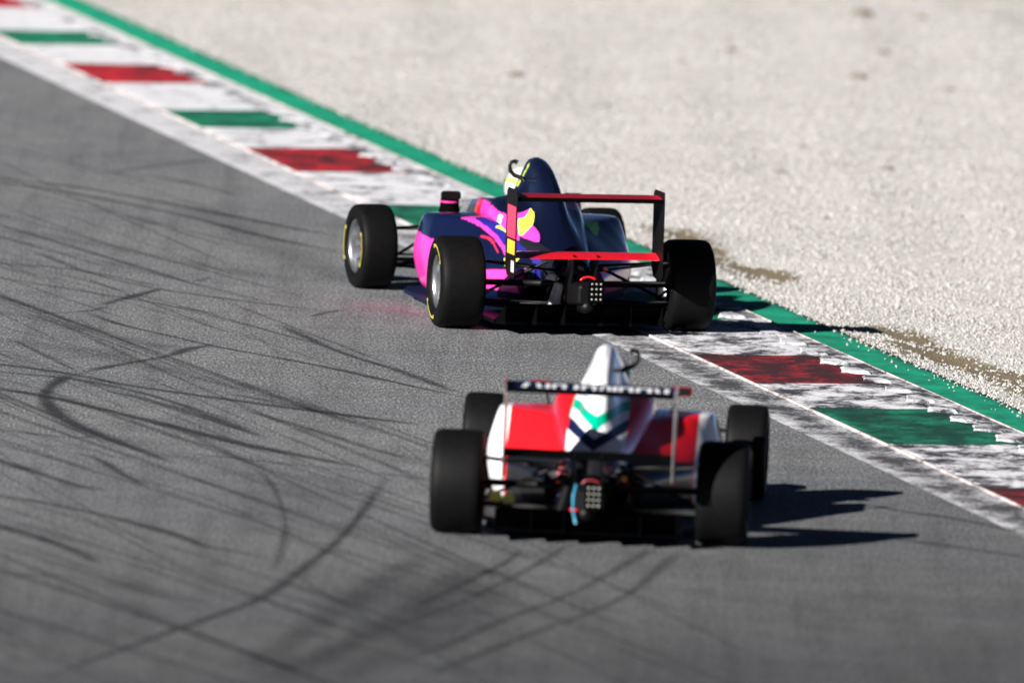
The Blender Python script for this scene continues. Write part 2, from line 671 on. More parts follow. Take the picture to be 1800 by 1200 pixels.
a.data.foreach_set('vector', rng.uniform(0, 6.28, (len(t), 3)).ravel())
stones = obj('gravel_stones', me)
tag(stones, 'loose pale stones of the gravel trap', 'gravel', kind='stuff')
ng = bpy.data.node_groups.new('stones', 'GeometryNodeTree')
ng.interface.new_socket('Geometry', in_out='INPUT', socket_type='NodeSocketGeometry')
ng.interface.new_socket('Geometry', in_out='OUTPUT', socket_type='NodeSocketGeometry')
gi, go = ng.nodes.new('NodeGroupInput'), ng.nodes.new('NodeGroupOutput')
ico = ng.nodes.new('GeometryNodeMeshIcoSphere')
ico.inputs['Radius'].default_value = 1
ico.inputs['Subdivisions'].default_value = 1
sm = ng.nodes.new('GeometryNodeSetMaterial')
sm.inputs['Material'].default_value = M_GST
iop = ng.nodes.new('GeometryNodeInstanceOnPoints')


def named(nm):
    q = ng.nodes.new('GeometryNodeInputNamedAttribute')
    q.data_type = 'FLOAT_VECTOR'
    q.inputs['Name'].default_value = nm
    return q.outputs['Attribute']


ng.links.new(gi.outputs[0], iop.inputs['Points'])
ng.links.new(ico.outputs['Mesh'], sm.inputs['Geometry'])
ng.links.new(sm.outputs[0], iop.inputs['Instance'])
ng.links.new(named('sz'), iop.inputs['Scale'])
e2r = ng.nodes.new('FunctionNodeEulerToRotation')
ng.links.new(named('rt'), e2r.inputs[0])
ng.links.new(e2r.outputs[0], iop.inputs['Rotation'])
ng.links.new(iop.outputs[0], go.inputs[0])
stones.modifiers.new('stones', 'NODES').node_group = ng

# --- tyre marks on the asphalt (strength, width, points in metres)
SKIDS=[
(0.95,0.16,[(-3.24,109.1),(-3.02,108.7),(-2.74,108.38),(-2.32,107.52),(-1.9,106.61),(-1.53,105.79),(-1.08,105.07),(-0.75,104.52)]),
(0.8,0.14,[(-3.29,110.72),(-3.07,110.35),(-2.64,109.98),(-2.36,109.41),(-1.95,108.95),(-1.5,108.48),(-0.99,107.97),(-0.48,107.46)]),
(0.6,0.12,[(-3.27,110.14),(-3.06,109.85),(-2.64,109.66),(-2.36,109.22),(-2.0,108.43),(-1.64,107.1),(-1.39,106.22)]),
(0.95,0.15,[(-2.55,110.1),(-2.66,109.77),(-2.74,109.03),(-2.76,108.44),(-2.72,107.89),(-2.62,107.0),(-2.38,106.01),(-2.13,105.23),(-1.88,104.35)]),
(0.8,0.1,[(-2.59,110.04),(-2.36,110.74),(-2.2,111.14),(-2.07,111.49),(-1.99,111.97),(-1.88,112.27),(-1.78,112.52)]),
(0.5,0.07,[(-3.06,112.13),(-2.82,111.12),(-2.59,110.04)]),
(0.95,0.1,[(-2.58,114.93),(-2.45,115.51),(-2.23,116.36)]),
(0.5,0.08,[(-2.98,114.09),(-2.67,114.33),(-2.55,114.81)]),
(0.5,0.08,[(-2.05,116.99),(-1.94,117.35)]),
(0.55,0.09,[(-3.16,118.93),(-2.99,118.33),(-2.75,117.34),(-2.36,116.43),(-1.99,115.96),(-1.44,115.38),(-1.04,115.11)]),
(0.5,0.1,[(-3.53,117.83),(-3.31,117.72),(-2.94,117.68),(-2.56,117.12),(-2.25,116.48)]),
(0.5,0.09,[(-3.5,116.86),(-3.27,116.62),(-2.9,116.15),(-2.34,115.35),(-1.78,114.52)]),
(0.85,0.08,[(-2.67,114.41),(-2.47,113.59),(-2.1,112.86),(-1.83,112.26),(-1.38,111.59),(-1.02,110.96),(-0.67,110.23),(-0.22,109.36)]),
(0.45,0.2,[(-3.41,114.29),(-3.19,114.06),(-2.82,113.62),(-2.44,112.56),(-1.97,111.78)]),
(0.75,0.1,[(-1.47,114.09),(-1.26,113.15),(-1.13,112.52),(-0.95,111.88),(-0.68,111.13),(-0.47,110.33),(-0.29,109.71)]),
(0.75,0.12,[(-3.77,124.99),(-3.53,124.76),(-3.13,124.48),(-2.63,123.75),(-2.13,122.8),(-1.83,122.23),(-1.54,121.67),(-1.11,120.95)]),
(0.6,0.13,[(-3.76,124.74),(-3.52,124.42),(-3.12,123.98),(-2.67,123.14),(-2.12,122.08),(-1.72,120.86),(-1.14,119.77)]),
(0.5,0.1,[(-2.82,125.82),(-2.46,125.51),(-2.17,124.91),(-1.87,124.07)]),
(0.45,0.1,[(-2.81,125.67),(-2.48,126.53),(-2.12,127.3)]),
(0.35,0.2,[(-3.62,120.65),(-3.39,120.44),(-3.1,120.12),(-2.62,119.45),(-2.03,118.16),(-1.25,117.22)]),
(0.7,0.07,[(-1.27,114.7),(-1.17,115.09),(-1.06,115.36)]),
(0.7,0.14,[(-3.02,104.46),(-2.88,104.13),(-2.64,103.47),(-2.41,102.81),(-2.22,102.56)]),
(0.8,0.11,[(-2.95,102.26),(-2.82,102.09),(-2.45,101.58),(-2.15,101.04),(-1.93,100.55),(-1.76,100.14),(-1.63,99.61),(-1.5,99.51),(-1.24,99.08)]),
(0.7,0.12,[(-2.89,100.58),(-2.76,100.25),(-2.56,99.84),(-2.31,99.03),(-2.15,98.4)]),
(0.4,0.06,[(-1.6,104.69),(-1.45,104.47),(-1.33,103.58),(-1.25,102.25),(-1.2,100.81),(-1.21,99.38),(-1.24,98.23)]),
(0.7,0.09,[(-0.69,104.12),(-0.8,101.88),(-0.91,100.22),(-1.07,98.71),(-1.25,97.0),(-1.49,95.96),(-1.8,94.65),(-2.09,93.38),(-2.33,92.22)]),
(0.48,0.09,[(0.89,100.95),(0.77,100.35),(0.57,99.02),(0.34,97.71),(0.01,96.39),(-0.23,95.13),(-0.54,93.8)]),
(0.42,0.07,[(0.39,100.89),(0.31,100.3),(0.09,98.81),(-0.24,97.06),(-0.53,95.83)]),
(0.48,0.09,[(0.99,100.67),(0.86,99.68),(0.7,98.05),(0.43,96.74),(0.18,95.8),(-0.14,94.39),(-0.45,92.99)]),
(0.6,0.07,[(0.11,100.28),(0.02,99.47),(-0.25,97.98),(-0.48,96.75)]),
(0.6,0.2,[(-0.39,99.9),(-0.59,98.51),(-0.84,96.63),(-1.14,94.29),(-1.31,92.92)]),
(0.7,0.22,[(-0.13,99.37),(-0.38,97.49),(-0.63,95.52),(-1.0,93.69),(-1.21,92.26)]),
(0.5,0.3,[(0.05,98.51),(-0.24,96.4),(-0.58,94.35),(-0.9,92.39)]),
(0.55,0.1,[(1.97,103.81),(2.3,103.31),(2.57,103.06),(2.82,102.53),(3.06,102.07)]),
(0.5,0.12,[(1.88,102.05),(2.36,101.57),(2.87,101.01),(3.05,100.77)]),
(0.6,0.12,[(-2.46,108.98),(-2.19,108.53),(-1.79,107.4),(-1.4,106.25)]),
(0.7,0.09,[(-2.47,104.85),(-2.31,104.46),(-2.19,103.68),(-2.03,102.99)]),
(0.4,0.12,[(-1.93,105.14),(-1.54,104.89),(-1.16,104.61),(-0.72,104.35),(-0.42,104.04)]),
(0.5,0.14,[(-1.75,109.13),(-1.53,108.85),(-1.06,108.05),(-0.46,107.51)]),
(0.5,0.1,[(-3.07,106.16),(-2.94,106.08),(-2.5,105.67),(-2.37,105.98)]),
(0.35,0.35,[(-2.22,123.24),(-1.71,120.63),(-1.27,118.56),(-0.96,116.93)]),
(0.5,0.12,[(-1.59,108.06),(-1.1,106.8),(-0.69,105.54),(-0.43,105.23)]),
(0.35,0.25,[(-3.35,112.32),(-2.91,111.92),(-2.41,111.16),(-1.83,109.94),(-1.27,108.97)]),
(0.35,0.2,[(-2.68,97.64),(-2.28,97.66),(-1.87,97.06),(-1.5,96.47)]),
(0.3,0.2,[(-2.96,106.66),(-2.55,106.41),(-2.06,105.26),(-1.52,104.09),(-1.04,102.58),(-0.78,101.86)]),
]



def ribbon(name, pts, width, z, mat, parent, alpha):
    P = bspline(np.array(pts), max(12, int(6 * len(pts))))
    d = np.gradient(P, axis=0)
    d /= np.linalg.norm(d, axis=1)[:, None] + 1e-9
    nrm = np.stack([d[:, 1], -d[:, 0]], -1)
    off = np.linspace(-.5, .5, 5)
    k = len(P)
    wob = 1 + .25 * np.sin(np.linspace(0, 9, k) + len(pts))
    V = np.zeros((k, 5, 3))
    V[:, :, :2] = P[:, None, :] + nrm[:, None, :] * (off[None, :] * width * wob[:, None])[:, :, None]
    V[:, :, 2] = z
    Vv, F = grid(V)
    o = mesh(name, Vv, F, mat, parent, False)
    o.data.attributes.new('across', 'FLOAT', 'POINT').data.foreach_set('value', np.tile(off + .5, k))
    o.data.attributes.new('along', 'FLOAT', 'POINT').data.foreach_set('value', np.repeat(np.linspace(0, 1, k), 5))
    o.color = (1, 1, 1, alpha)
    return o


zz = .0035
for s, w, pts in SKIDS:
    ribbon('skid_mark', pts, w * (1.08 if w < .17 else 2.0), zz, M_SKID, road, s * (1.0 if w < .17 else .62))
    zz += .00004
r2 = random.Random(3)
for i in range(230):                                  # the many faint older ones, along the racing line
    y0 = r2.uniform(88, 128)
    x0 = r2.uniform(-5.0, .9) - (y0 - 100) * .12
    L = r2.uniform(4, 14)
    a = R(r2.gauss(17, 2.6))
    cv = r2.uniform(-.004, .010)
    pts = []
    for k in range(6):
        q = k / 5 * L
        x = x0 - math.sin(a) * q - cv * q * q
        y = y0 + math.cos(a) * q
        if (x - KO[0]) * KN[0] + (y - KO[1]) * KN[1] < -.1:
            pts.append((x, y))
    if len(pts) >= 3:
        ribbon('skid_mark', pts, r2.choice((.025, .03, .035, .04, .05, .06, .09)), zz, M_SKID, road, r2.uniform(.18, .58))
        zz += .00004
ribbon('red_dust_smear', [(-1.06, 115.9), (-.75, 115.3), (-.45, 114.9)], .55, zz, mat_dust(), road, 1)

# --- dark clods lying on the gravel
M_CLOD = simple('clod', (.13, .10, .075), .9, var=.4, scale=40)
DEBRIS = [(2.64, 144.41), (-.05, 136.79), (2.51, 137.31), (2.73, 140.3), (3.11, 144.44), (2.12, 145.61), (3.17, 136.63), (1.58, 140.23), (1.2, 138.76),
          (2.01, 130.65), (1.82, 128.52), (2.59, 128.94), (2.83, 124.35), (3.28, 123.68), (2.09, 124.25), (3.01, 124.85), (.31, 127.41)]
CLOD_LABELS = [
    'largest dark clod on the gravel, near the top edge of the picture',
    'dark reddish clod on the gravel, straight above the navy airbox',
    'dark clod on the gravel in line below the largest clod',
    'clod on the gravel just below and right of the largest clod',
    'small clod at the top edge, right of the largest clod',
    'clod at the very top edge, left of the largest clod',
    'clod on the gravel far to the right in the upper picture',
    'clod on the gravel left of and below the largest clod',
    'leftmost of the pair of clods above the rear wing of the navy car',
    'clod on the gravel upper right of the rear wing, left of centre of the trap',
    'tiny clod on the gravel nearest above the navy car rear wing end',
    'clod in the middle of the gravel on the right side',
    'small clod on the gravel right of the navy car, level with its rear wing',
    'rightmost small clod on the near gravel',
    'clod nearest to the right rear wheel of the navy car',
    'small clod on the near gravel between two others in a row',
    'small clod on the gravel just right of the navy airbox']
for i, (x, y) in enumerate(DEBRIS):
    d = np.array([x, y]) - KO
    zt = float(gravel_z(d @ KT, d @ KN))
    bmv, bmf = [], []
    th = np.linspace(0, 2 * math.pi, 9, endpoint=False)
    P = []
    for lv, (rr, h) in enumerate(((1, 0), (.95, .35), (.7, .75), (.25, 1))):
        P.append([(rr * math.cos(q) * (1 + .3 * mnoise.noise((q, i, lv))) * 1.2, rr * math.sin(q) * (1 + .3 * mnoise.noise((q, i + 5, lv))), h * .55) for q in th])
    V, F = grid(np.array(P), cv=True, cap=True)
    s = [.055, .04, .045, .036, .032, .03, .03, .034, .028, .022, .026, .03, .02, .02, .018, .022, .018][i]
    o = mesh('clod', V * s * 1.45, F, M_CLOD, None, True)
    o.location = (x, y, zt)
    o.rotation_euler.z = i
    lab = CLOD_LABELS[i]
    tag(o, lab, 'clod', 'dark clods scattered on the gravel')

# ================================================================ the racing cars
M_BLACK = simple('carbon_black', (.0016, .0016, .0018), .5, Specular_IOR_Level=.2)
M_MATT = simple('matt_black', (.0007, .0007, .0009), .85, Specular_IOR_Level=.03)
M_ALU = simple('cast_aluminium', (.50, .49, .46), .42, metal=.35, var=.3)
M_RIM = simple('silver_rim', (.30, .31, .33), .34, metal=.9)
M_CHROME = simple('bare_edge_metal', (.15, .145, .14), .5, metal=.2)
M_YEL = simple('tyre_yellow', (.42, .36, .05), .6)
M_LENS = simple('lamp_lens', (.26, .255, .235), .3, coat=.4)
M_REDP = simple('red_paint', (.62, .008, .014), .3, coat=.8)
M_DKRED = simple('dark_red_paint', (.16, .008, .012), .4, coat=.3)
M_ORANGE = simple('orange_plastic', (.80, .36, .02), .45)
M_NAVYP = simple('navy_paint', (.003, .006, .024), .5, Specular_IOR_Level=.15)
M_WHITEP = simple('white_paint', (.78, .78, .80), .3, coat=.6)
M_CYAN = simple('cyan_plastic', (.014, .15, .25), .5)
M_GLASS = simple('mirror_glass', (.75, .78, .82), .06, metal=1)


def mat_rubber():
    t = NT('tyre_rubber')
    n = t.noise(26, 4, .7)
    t.base(t.ramp(n, [(.3, (.0018, .0018, .0020)), (.7, (.0036, .0036, .0038))]))
    t.set(Roughness=.6)
    t.b.inputs['Specular IOR Level'].default_value = .10
    return t.m


M_TYRE = mat_rubber()


def mat_livery(name):
    t = NT(name)
    a = t.n('ShaderNodeAttribute', attribute_name='Col')
    d = t.ramp(t.noise(14, 5, .7), [(.25, .9), (.6, 1.0)])
    t.base(t.mix(1, a.outputs['Color'], d, 'MULTIPLY'))
    t.set(Roughness=.34)
    t.b.inputs['Coat Weight'].default_value = .85
    t.b.inputs['Coat Roughness'].default_value = .03
    t.b.inputs['Specular IOR Level'].default_value = .08
    return t.m


M_LIV = mat_livery('livery_paint')
WB = 2.75
TRK_R, TRK_F = 1.4655, 1.490


def loft(secs, ny, nv):
    """secs: {y: control pts [(x,z)...] open half or full polyline}. Returns P[ny,nv,3]"""
    ys = sorted(secs)
    C = np.array([secs[y] for y in ys])
    yy = np.linspace(ys[0], ys[-1], ny)
    K = C.shape[1]
    ctl = np.zeros((ny, K, 2))
    for k in range(K):
        for d in range(2):
            ctl[:, k, d] = pchip(ys, C[:, k, d])(yy)
    P = np.zeros((ny, nv, 3))
    for i in range(ny):
        q = bspline(ctl[i], nv)
        P[i] = np.stack([q[:, 0], np.full(nv, yy[i]), q[:, 1]], -1)
    return P


def mirror_half(P):
    """P runs from outer bottom to the centre line; make the full left-to-right strip"""
    L = P.copy()
    L[:, :, 0] *= -1
    return np.concatenate([L, P[:, ::-1][:, 1:]], axis=1)


def engine_cover_pts():
    S = {
        1.27: [(.285, .30), (.300, .46), (.290, .62), (.262, .712), (.190, .725), (.135, .75), (.112, .80), (.078, .885), (.046, .958), (0, .974)],
        1.15: [(.285, .30), (.298, .46), (.288, .62), (.255, .708), (.185, .722), (.134, .755), (.112, .80), (.078, .885), (.046, .965), (0, .982)],
        .95: [(.270, .30), (.285, .44), (.272, .58), (.235, .672), (.172, .690), (.120, .715), (.096, .76), (.076, .845), (.048, .938), (0, .957)],
        .70: [(.235, .30), (.250, .41), (.238, .52), (.205, .60), (.160, .625), (.118, .650), (.096, .690), (.072, .770), (.044, .846), (0, .866)],
        .45: [(.190, .30), (.205, .38), (.198, .46), (.178, .525), (.148, .556), (.116, .580), (.094, .612), (.070, .645), (.042, .686), (0, .700)],
        .20: [(.150, .29), (.160, .34), (.157, .40), (.148, .450), (.130, .478), (.108, .497), (.088, .513), (.066, .527), (.040, .538), (0, .543)],
        -.02: [(.110, .28), (.118, .31), (.116, .35), (.110, .380), (.098, .400), (.084, .414), (.070, .424), (.052, .432), (.030, .437), (0, .440)],
    }
    return mirror_half(loft(S, 230, 130))


def sidepod_pts(sx):
    S = {}
    # y, outer x at the bottom, outer x of the flat top, top z, bottom z: the flank leans in and tapers towards the gearbox
    for y, xo, xt, zt, zb in ((1.98, .600, .540, .475, .17), (1.90, .645, .580, .535, .13), (1.70, .665, .605, .580, .10), (1.45, .668, .590, .592, .10), (1.25, .656, .480, .590, .10),
                              (1.05, .605, .345, .578, .11), (.85, .525, .262, .550, .12), (.65, .430, .230, .510, .13), (.48, .350, .195, .460, .14), (.34, .290, .170, .412, .15)):
        h = zt - zb
        d = xo - xt
        u = .045 if y > 1.1 else .03
        S[y] = [(xo - u - .03, zb), (xo - u, zb + .03), (xo - .012, zb + h * .34), (xo - .10 * d, zb + h * .54), (xt + d * .46, zt - h * .20), (xt + .08 * d, zt - .014),
                (xt - .03, zt + .003), (min(.30, xt - .05), zt + .008), (.10, zt + .008)]
    P = loft(S, 200, 110)
    if sx < 0:
        P[:, :, 0] *= -1
        P = P[:, ::-1]
    return P


def tyre_prof(R_, w):
    h = w / 2
    return [(-h * .80, .168), (-h * .97, .178), (-h, R_ * .80), (-h * .985, R_ * .88), (-h * .93, R_ * .945), (-h * .82, R_ * .982), (-h * .60, R_ * .996), (0, R_),
            (h * .60, R_ * .996), (h * .82, R_ * .982), (h * .93, R_ * .945), (h * .985, R_ * .88), (h, R_ * .80), (h * .97, .178), (h * .80, .168)]


def arc_strip(x, r0, r1, a0, a1, n=18):
    th = np.linspace(a0, a1, n)
    P = np.zeros((2, n, 3))
    for i, r in enumerate((r0, r1)):
        P[i] = np.stack([np.full(n, x), r * np.cos(th), r * np.sin(th)], -1)
    return P


def make_wheel(car, x, y, R_, w, spin, steer=0.):
    s = 1 if x > 0 else -1
    wh = empty('wheel', car, (x, y, R_))
    wh.rotation_euler = (0, 0, steer)
    MB().lathe(tyre_prof(R_, w), 96).build('tyre', M_TYRE, wh, True)
    h = w / 2
    # rim: barrel, lip, dished face
    rim = MB()
    o_ = s * h
    rim.lathe([(-s * h * .80, .166), (-s * h * .80, .158), (-s * h * .5, .150), (o_ * .3, .150), (o_ * .66, .156), (o_ * .80, .160), (o_ * .86, .170), (o_ * .80, .174)], 64)
    rim.lathe([(o_ * .12, .150), (o_ * .10, .10), (o_ * .22, .058), (o_ * .30, .034), (o_ * .30, .0001)], 64)
    rim.build('rim', M_RIM, wh, True)
    for k in range(10):
        a = spin + k * 2 * math.pi / 10
        sp = MB()
        c, d = math.cos(a), math.sin(a)
        tn = (-d, c)
        V = []
        for rr, ww, xx in ((.045, .013, o_ * .34), (.10, .012, o_ * .30), (.149, .017, o_ * .50)):
            for e in (-1, 1):
                V.append((xx, rr * c + tn[0] * ww * e, rr * d + tn[1] * ww * e))
                V.append((xx - s * .02, rr * c + tn[0] * ww * e * 1.2, rr * d + tn[1] * ww * e * 1.2))
        F = []
        for q in (0, 4):
            F += [(q, q + 2, q + 6, q + 4), (q, q + 4, q + 5, q + 1), (q + 2, q + 3, q + 7, q + 6)]
        sp.add(V, F).build('spoke', M_RIM, wh)
    MB().lathe([(o_ * .30, .030), (o_ * .50, .028), (o_ * .52, .020), (o_ * .52, .0001)], 12).build('wheel_nut', M_REDP if s < 0 else M_NAVYP, wh)
    # yellow brackets printed on the outer sidewall
    for k in range(2):
        a = spin + k * math.pi
        r0, r1 = R_ * .775, R_ * .812
        P = arc_strip(s * (h + .0022), r0, r1, a - .45, a + .45)
        V, F = grid(P)
        m = MB().add(V, F)
        for e in (-.50, .50):
            m.add(*grid(arc_strip(s * (h + .0022), R_ * .73, R_ * .812, a + e - .05, a + e + .05, 4)))
        m.build('sidewall_marking', M_YEL, wh)
    MB().lathe([(-s * h * .3, .13), (-s * h * .3, .06), (-s * h * .42, .06), (-s * h * .42, .13)], 40, closed=True).build('brake_disc', M_MATT, wh)
    return wh


def wing_section(c, t, n=14, camber=.0):
    """closed airfoil loop in (chordwise y from 0 (trailing) to +c (leading), z)"""
    x = (1 - np.cos(np.linspace(0, math.pi, n))) / 2
    th = 5 * t * (.2969 * np.sqrt(x) - .126 * x - .3516 * x**2 + .2843 * x**3 - .1015 * x**4)
    cam_ = camber * 4 * x * (1 - x)
    up = np.stack([c * (1 - x), c * (cam_ + th)], -1)
    lo = np.stack([c * (1 - x), c * (cam_ - th)], -1)
    return np.vstack([up[::-1], lo[1:-1]])


def wing_mesh(sec, x0, x1, y, z, pitch, nx=12, sweep=0.):
    c, s = math.cos(pitch), math.sin(pitch)
    xs = np.linspace(x0, x1, nx)
    P = np.zeros((nx, len(sec), 3))
    for i, x in enumerate(xs):
        P[i, :, 0] = x
        P[i, :, 1] = y + sec[:, 0] * c - sec[:, 1] * s
        P[i, :, 2] = z + sec[:, 0] * s + sec[:, 1] * c
    return grid(P, cv=True, cap=True)


def plate(outline, x, th):
    """flat plate in the y-z plane, th thick, centred on x"""
    n = len(outline)
    V = [(x - th / 2, y, z) for y, z in outline] + [(x + th / 2, y, z) for y, z in outline]
    F = [tuple(range(n))[::-1], tuple(range(n, 2 * n))] + [(i, (i + 1) % n, n + (i + 1) % n, n + i) for i in range(n)]
    return V, F


def build_car(name, pose, roll, z0, L, steer, spins, arm_side):
    car = empty(name)
    car.location = (pose[0], pose[1], z0)
    car.rotation_euler = (0, roll, -pose[2])

    # ---- bodywork with its livery
    P = engine_cover_pts()
    V, F = grid(P)
    F = [f[::-1] for f in F]
    nv = P.shape[1]
    F.append(tuple(range(nv)))
    ec = mesh('engine_cover', V, F, M_LIV, car, True, L['cover'](V))
    # airbox mouth at the front of the roll hoop
    MB().add(*grid(np.array([[(a * .055, 1.271, .90 + b * .055) for a, b in ((math.cos(q), math.sin(q)) for q in np.linspace(0, 2 * math.pi, 20))],
                             [(a * .045, 1.20, .90 + b * .045) for a, b in ((math.cos(q), math.sin(q)) for q in np.linspace(0, 2 * math.pi, 20))]]))).build('air_intake', M_MATT, car, True)
    for sx in (-1, 1):
        P = sidepod_pts(sx)
        V, F = grid(P)
        F = [f[::-1] for f in F]
        nv = P.shape[1]
        F.append(tuple(range(nv)))
        sp = mesh('sidepod', V, F, M_LIV, car, True, L['pod'](V, sx))
        nu = P.shape[0]
        q = [tuple(P[-1, int(k)] + np.array([0, .004, 0])) for k in np.linspace(0, nv - 1, 24)]
        MB().add(q, [tuple(range(24))]).build('radiator_inlet', M_MATT, sp)
    # cockpit sides + front chassis and nose
    CH = {1.24: [(.10, .06), (.27, .09), (.292, .40), (.280, .62), (.255, .705), (.222, .705), (.205, .60), (.195, .34), (.0, .30)],
          1.60: [(.10, .06), (.265, .09), (.292, .40), (.285, .60), (.262, .690), (.228, .690), (.212, .60), (.20, .30), (.0, .26)],
          2.00: [(.10, .06), (.25, .10), (.280, .38), (.272, .55), (.240, .645), (.205, .645), (.195, .56), (.19, .30), (.0, .26)],
          2.28: [(.10, .07), (.23, .10), (.262, .36), (.250, .52), (.205, .615), (.16, .625), (.15, .58), (.14, .40), (.0, .38)],
          2.36: [(.10, .07), (.22, .10), (.252, .35), (.240, .51), (.190, .600), (.14, .615), (.09, .618), (.05, .620), (.0, .620)],
          2.75: [(.08, .09), (.18, .11), (.205, .33), (.195, .47), (.150, .545), (.11, .555), (.07, .56), (.04, .56), (.0, .56)],
          3.15: [(.06, .13), (.13, .15), (.150, .28), (.145, .38), (.115, .440), (.08, .452), (.05, .456), (.03, .457), (.0, .457)],
          3.45: [(.04, .17), (.09, .18), (.105, .25), (.10, .31), (.080, .345), (.06, .352), (.04, .355), (.02, .356), (.0, .356)],
          3.58: [(.02, .20), (.05, .205), (.062, .24), (.06, .265), (.05, .285), (.035, .29), (.02, .292), (.01, .293), (.0, .293)]}
    P = mirror_half(loft(CH, 150, 60))
    V, F = grid(P)
    F = [f[::-1] for f in F]
    nu, nv = P.shape[:2]
    F.append(tuple((nu - 1) * nv + i for i in range(nv))[::-1])
    mesh('monocoque', V, F, M_LIV, car, True, L['chassis'](V))
    # headrest behind the helmet
    hd = MB()
    hd.add(*grid(np.array([[(.20 * math.cos(a), y, .60 + .11 * math.sin(a) * k) for a in np.linspace(0, math.pi, 16)] for y, k in ((1.262, 1.), (1.36, .95), (1.40, .6))])))
    hd.build('headrest', M_MATT, car, True)
    # ---- floor and diffuser
    fl = MB()
    out = [(.30, 2.45), (.60, 2.25), (.66, 2.05), (.66, .52), (.56, .40), (.50, .28), (.50, -.10)]
    ring = out + [(-x, y) for x, y in out[::-1]]
    n = len(ring)
    fl.add([(x, y, .035) for x, y in ring] + [(x, y, .060) for x, y in ring],
           [tuple(range(n)), tuple(range(n, 2 * n))[::-1]] + [(i, n + i, n + (i + 1) % n, (i + 1) % n) for i in range(n)])
    floor = fl.build('floor', L['floor_mat'], car)
    df = MB()
    ys = np.linspace(-.10, -.42, 10)
    P = np.array([[(x, y, .05 + .13 * ((-.10 - y) / .32)**1.3 + dz) for x in np.linspace(-.50, .50, 12)] for dz in (0, ) for y in ys])
    V, F = grid(P)
    df.add(V, F)
    V2 = V + np.array([0, 0, .012])
    df.add(V2, [f[::-1] for f in F])
    dfo = df.build('diffuser', M_MATT, car, True)
    for x in (-.50, -.30, -.12, .12, .30, .50):
        MB().add(*plate([(-.10, .04), (-.42, .06), (-.42, .185), (-.25, .11), (-.10, .062)], x, .006)).build('strake', M_MATT, dfo)
    # ---- gearbox, crash structure, rain light
    gb = MB()
    S = {.75: [(0, .08), (.17, .09), (.18, .25), (.14, .36), (0, .38)], .35: [(0, .10), (.15, .11), (.16, .25), (.12, .35), (0, .37)],
         .0: [(0, .13), (.10, .14), (.115, .25), (.09, .33), (0, .35)], -.22: [(0, .17), (.07, .18), (.085, .25), (.07, .32), (0, .335)]}
    P = mirror_half(loft(S, 24, 14)[:, :, :])
    V, F = grid(P)
    nv = P.shape[1]
    F.append(tuple(range(nv))[::-1])
    gb.add(V, F)
    gbo = gb.build('gearbox', M_MATT, car, True)
    # bare castings and fittings beside the gearbox
    for i, (x, y, z, a, b, c) in enumerate(((-.140, -.20, .215, .060, .09, .19), (-.150, -.12, .340, .075, .07, .045), (-.12, -.17, .15, .05, .07, .06), (.13, .02, .33, .05, .07, .045))):
        MB().box((x, y, z), (a, b, c), Matrix.Rotation(.3 * (-1)**i, 3, 'Z') @ Matrix.Rotation(.25, 3, 'Y'), .7).build('casting', L['cast'], gbo, bevel=.012)
    for i, (p, q) in enumerate((((-.17, .05, .36), (-.10, -.2, .30)), ((-.14, -.15, .28), (-.16, -.02, .14)), ((.10, -.18, .33), (.16, .05, .37)))):
        MB().tube([p, ((p[0] + q[0]) / 2, (p[1] + q[1]) / 2 - .03, (p[2] + q[2]) / 2 - .02), q], .008, 8).build('hose', M_CHROME if i == 1 else M_MATT, gbo, True)
    cs = MB()
    P = []
    for y, w, z0_, z1_ in ((-.18, .085, .17, .335), (-.40, .070, .19, .325), (-.52, .062, .20, .32), (-.535, .05, .21, .31)):
        P.append([(w * cx, y, (z0_ + z1_) / 2 + (z1_ - z0_) / 2 * cz) for cx, cz in ((-1, -.8), (-.8, -1), (.8, -1), (1, -.8), (1, .8), (.8, 1), (-.8, 1), (-1, .8))])
    V, F = grid(np.array(P), cv=True, cap=True)
    cs.add(V, F)
    cro = cs.build('crash_structure', M_BLACK, car)
    rl = MB().box((.045, -.545, .285), (.098, .030, .150))
    rlo = rl.build('rain_light', M_MATT, car, bevel=.006)
    for i in range(3):
        for j in range(4):
            MB().lathe([(-.560, .0001), (-.5640, .003), (-.5625, .0060), (-.560, .0070)], 10, 'y', (.045 + (i - 1) * .028, -.0005, .285 + (j - 1.5) * .032)).build('led', M_LENS, rlo, True)
    # tow strap: a half ring above the crash structure
    MB().tube([(.02 + .048 * math.cos(a), -.42, .338 + .026 * math.sin(a)) for a in np.linspace(.1, math.pi - .1, 14)], L['strap_r'], 8, flat=1.4).build('tow_strap', L['strap'], car, True)
    MB().lathe([(-.60, .0001), (-.60, .03), (-.50, .045), (-.42, .05)], 16, 'y', (0, .06, .185)).build('jacking_point', M_BLACK, car, True)
    if L.get('hose_cyan'):
        MB().tube([(-.055, -.50, .345), (-.068, -.52, .28), (-.066, -.52, .20), (-.05, -.50, .13)], .009, 8).build('breather_hose', M_CYAN, car, True)
        MB().tube([(-.085, -.50, .205), (-.04, -.53, .205)], .008, 8).build('hose_clip', M_REDP, car, True)
    for x, z, m in L['bits']:
        MB().box((x, -.20, z), (.03, .03, .028)).build('cable_plug', m, car, bevel=.006)
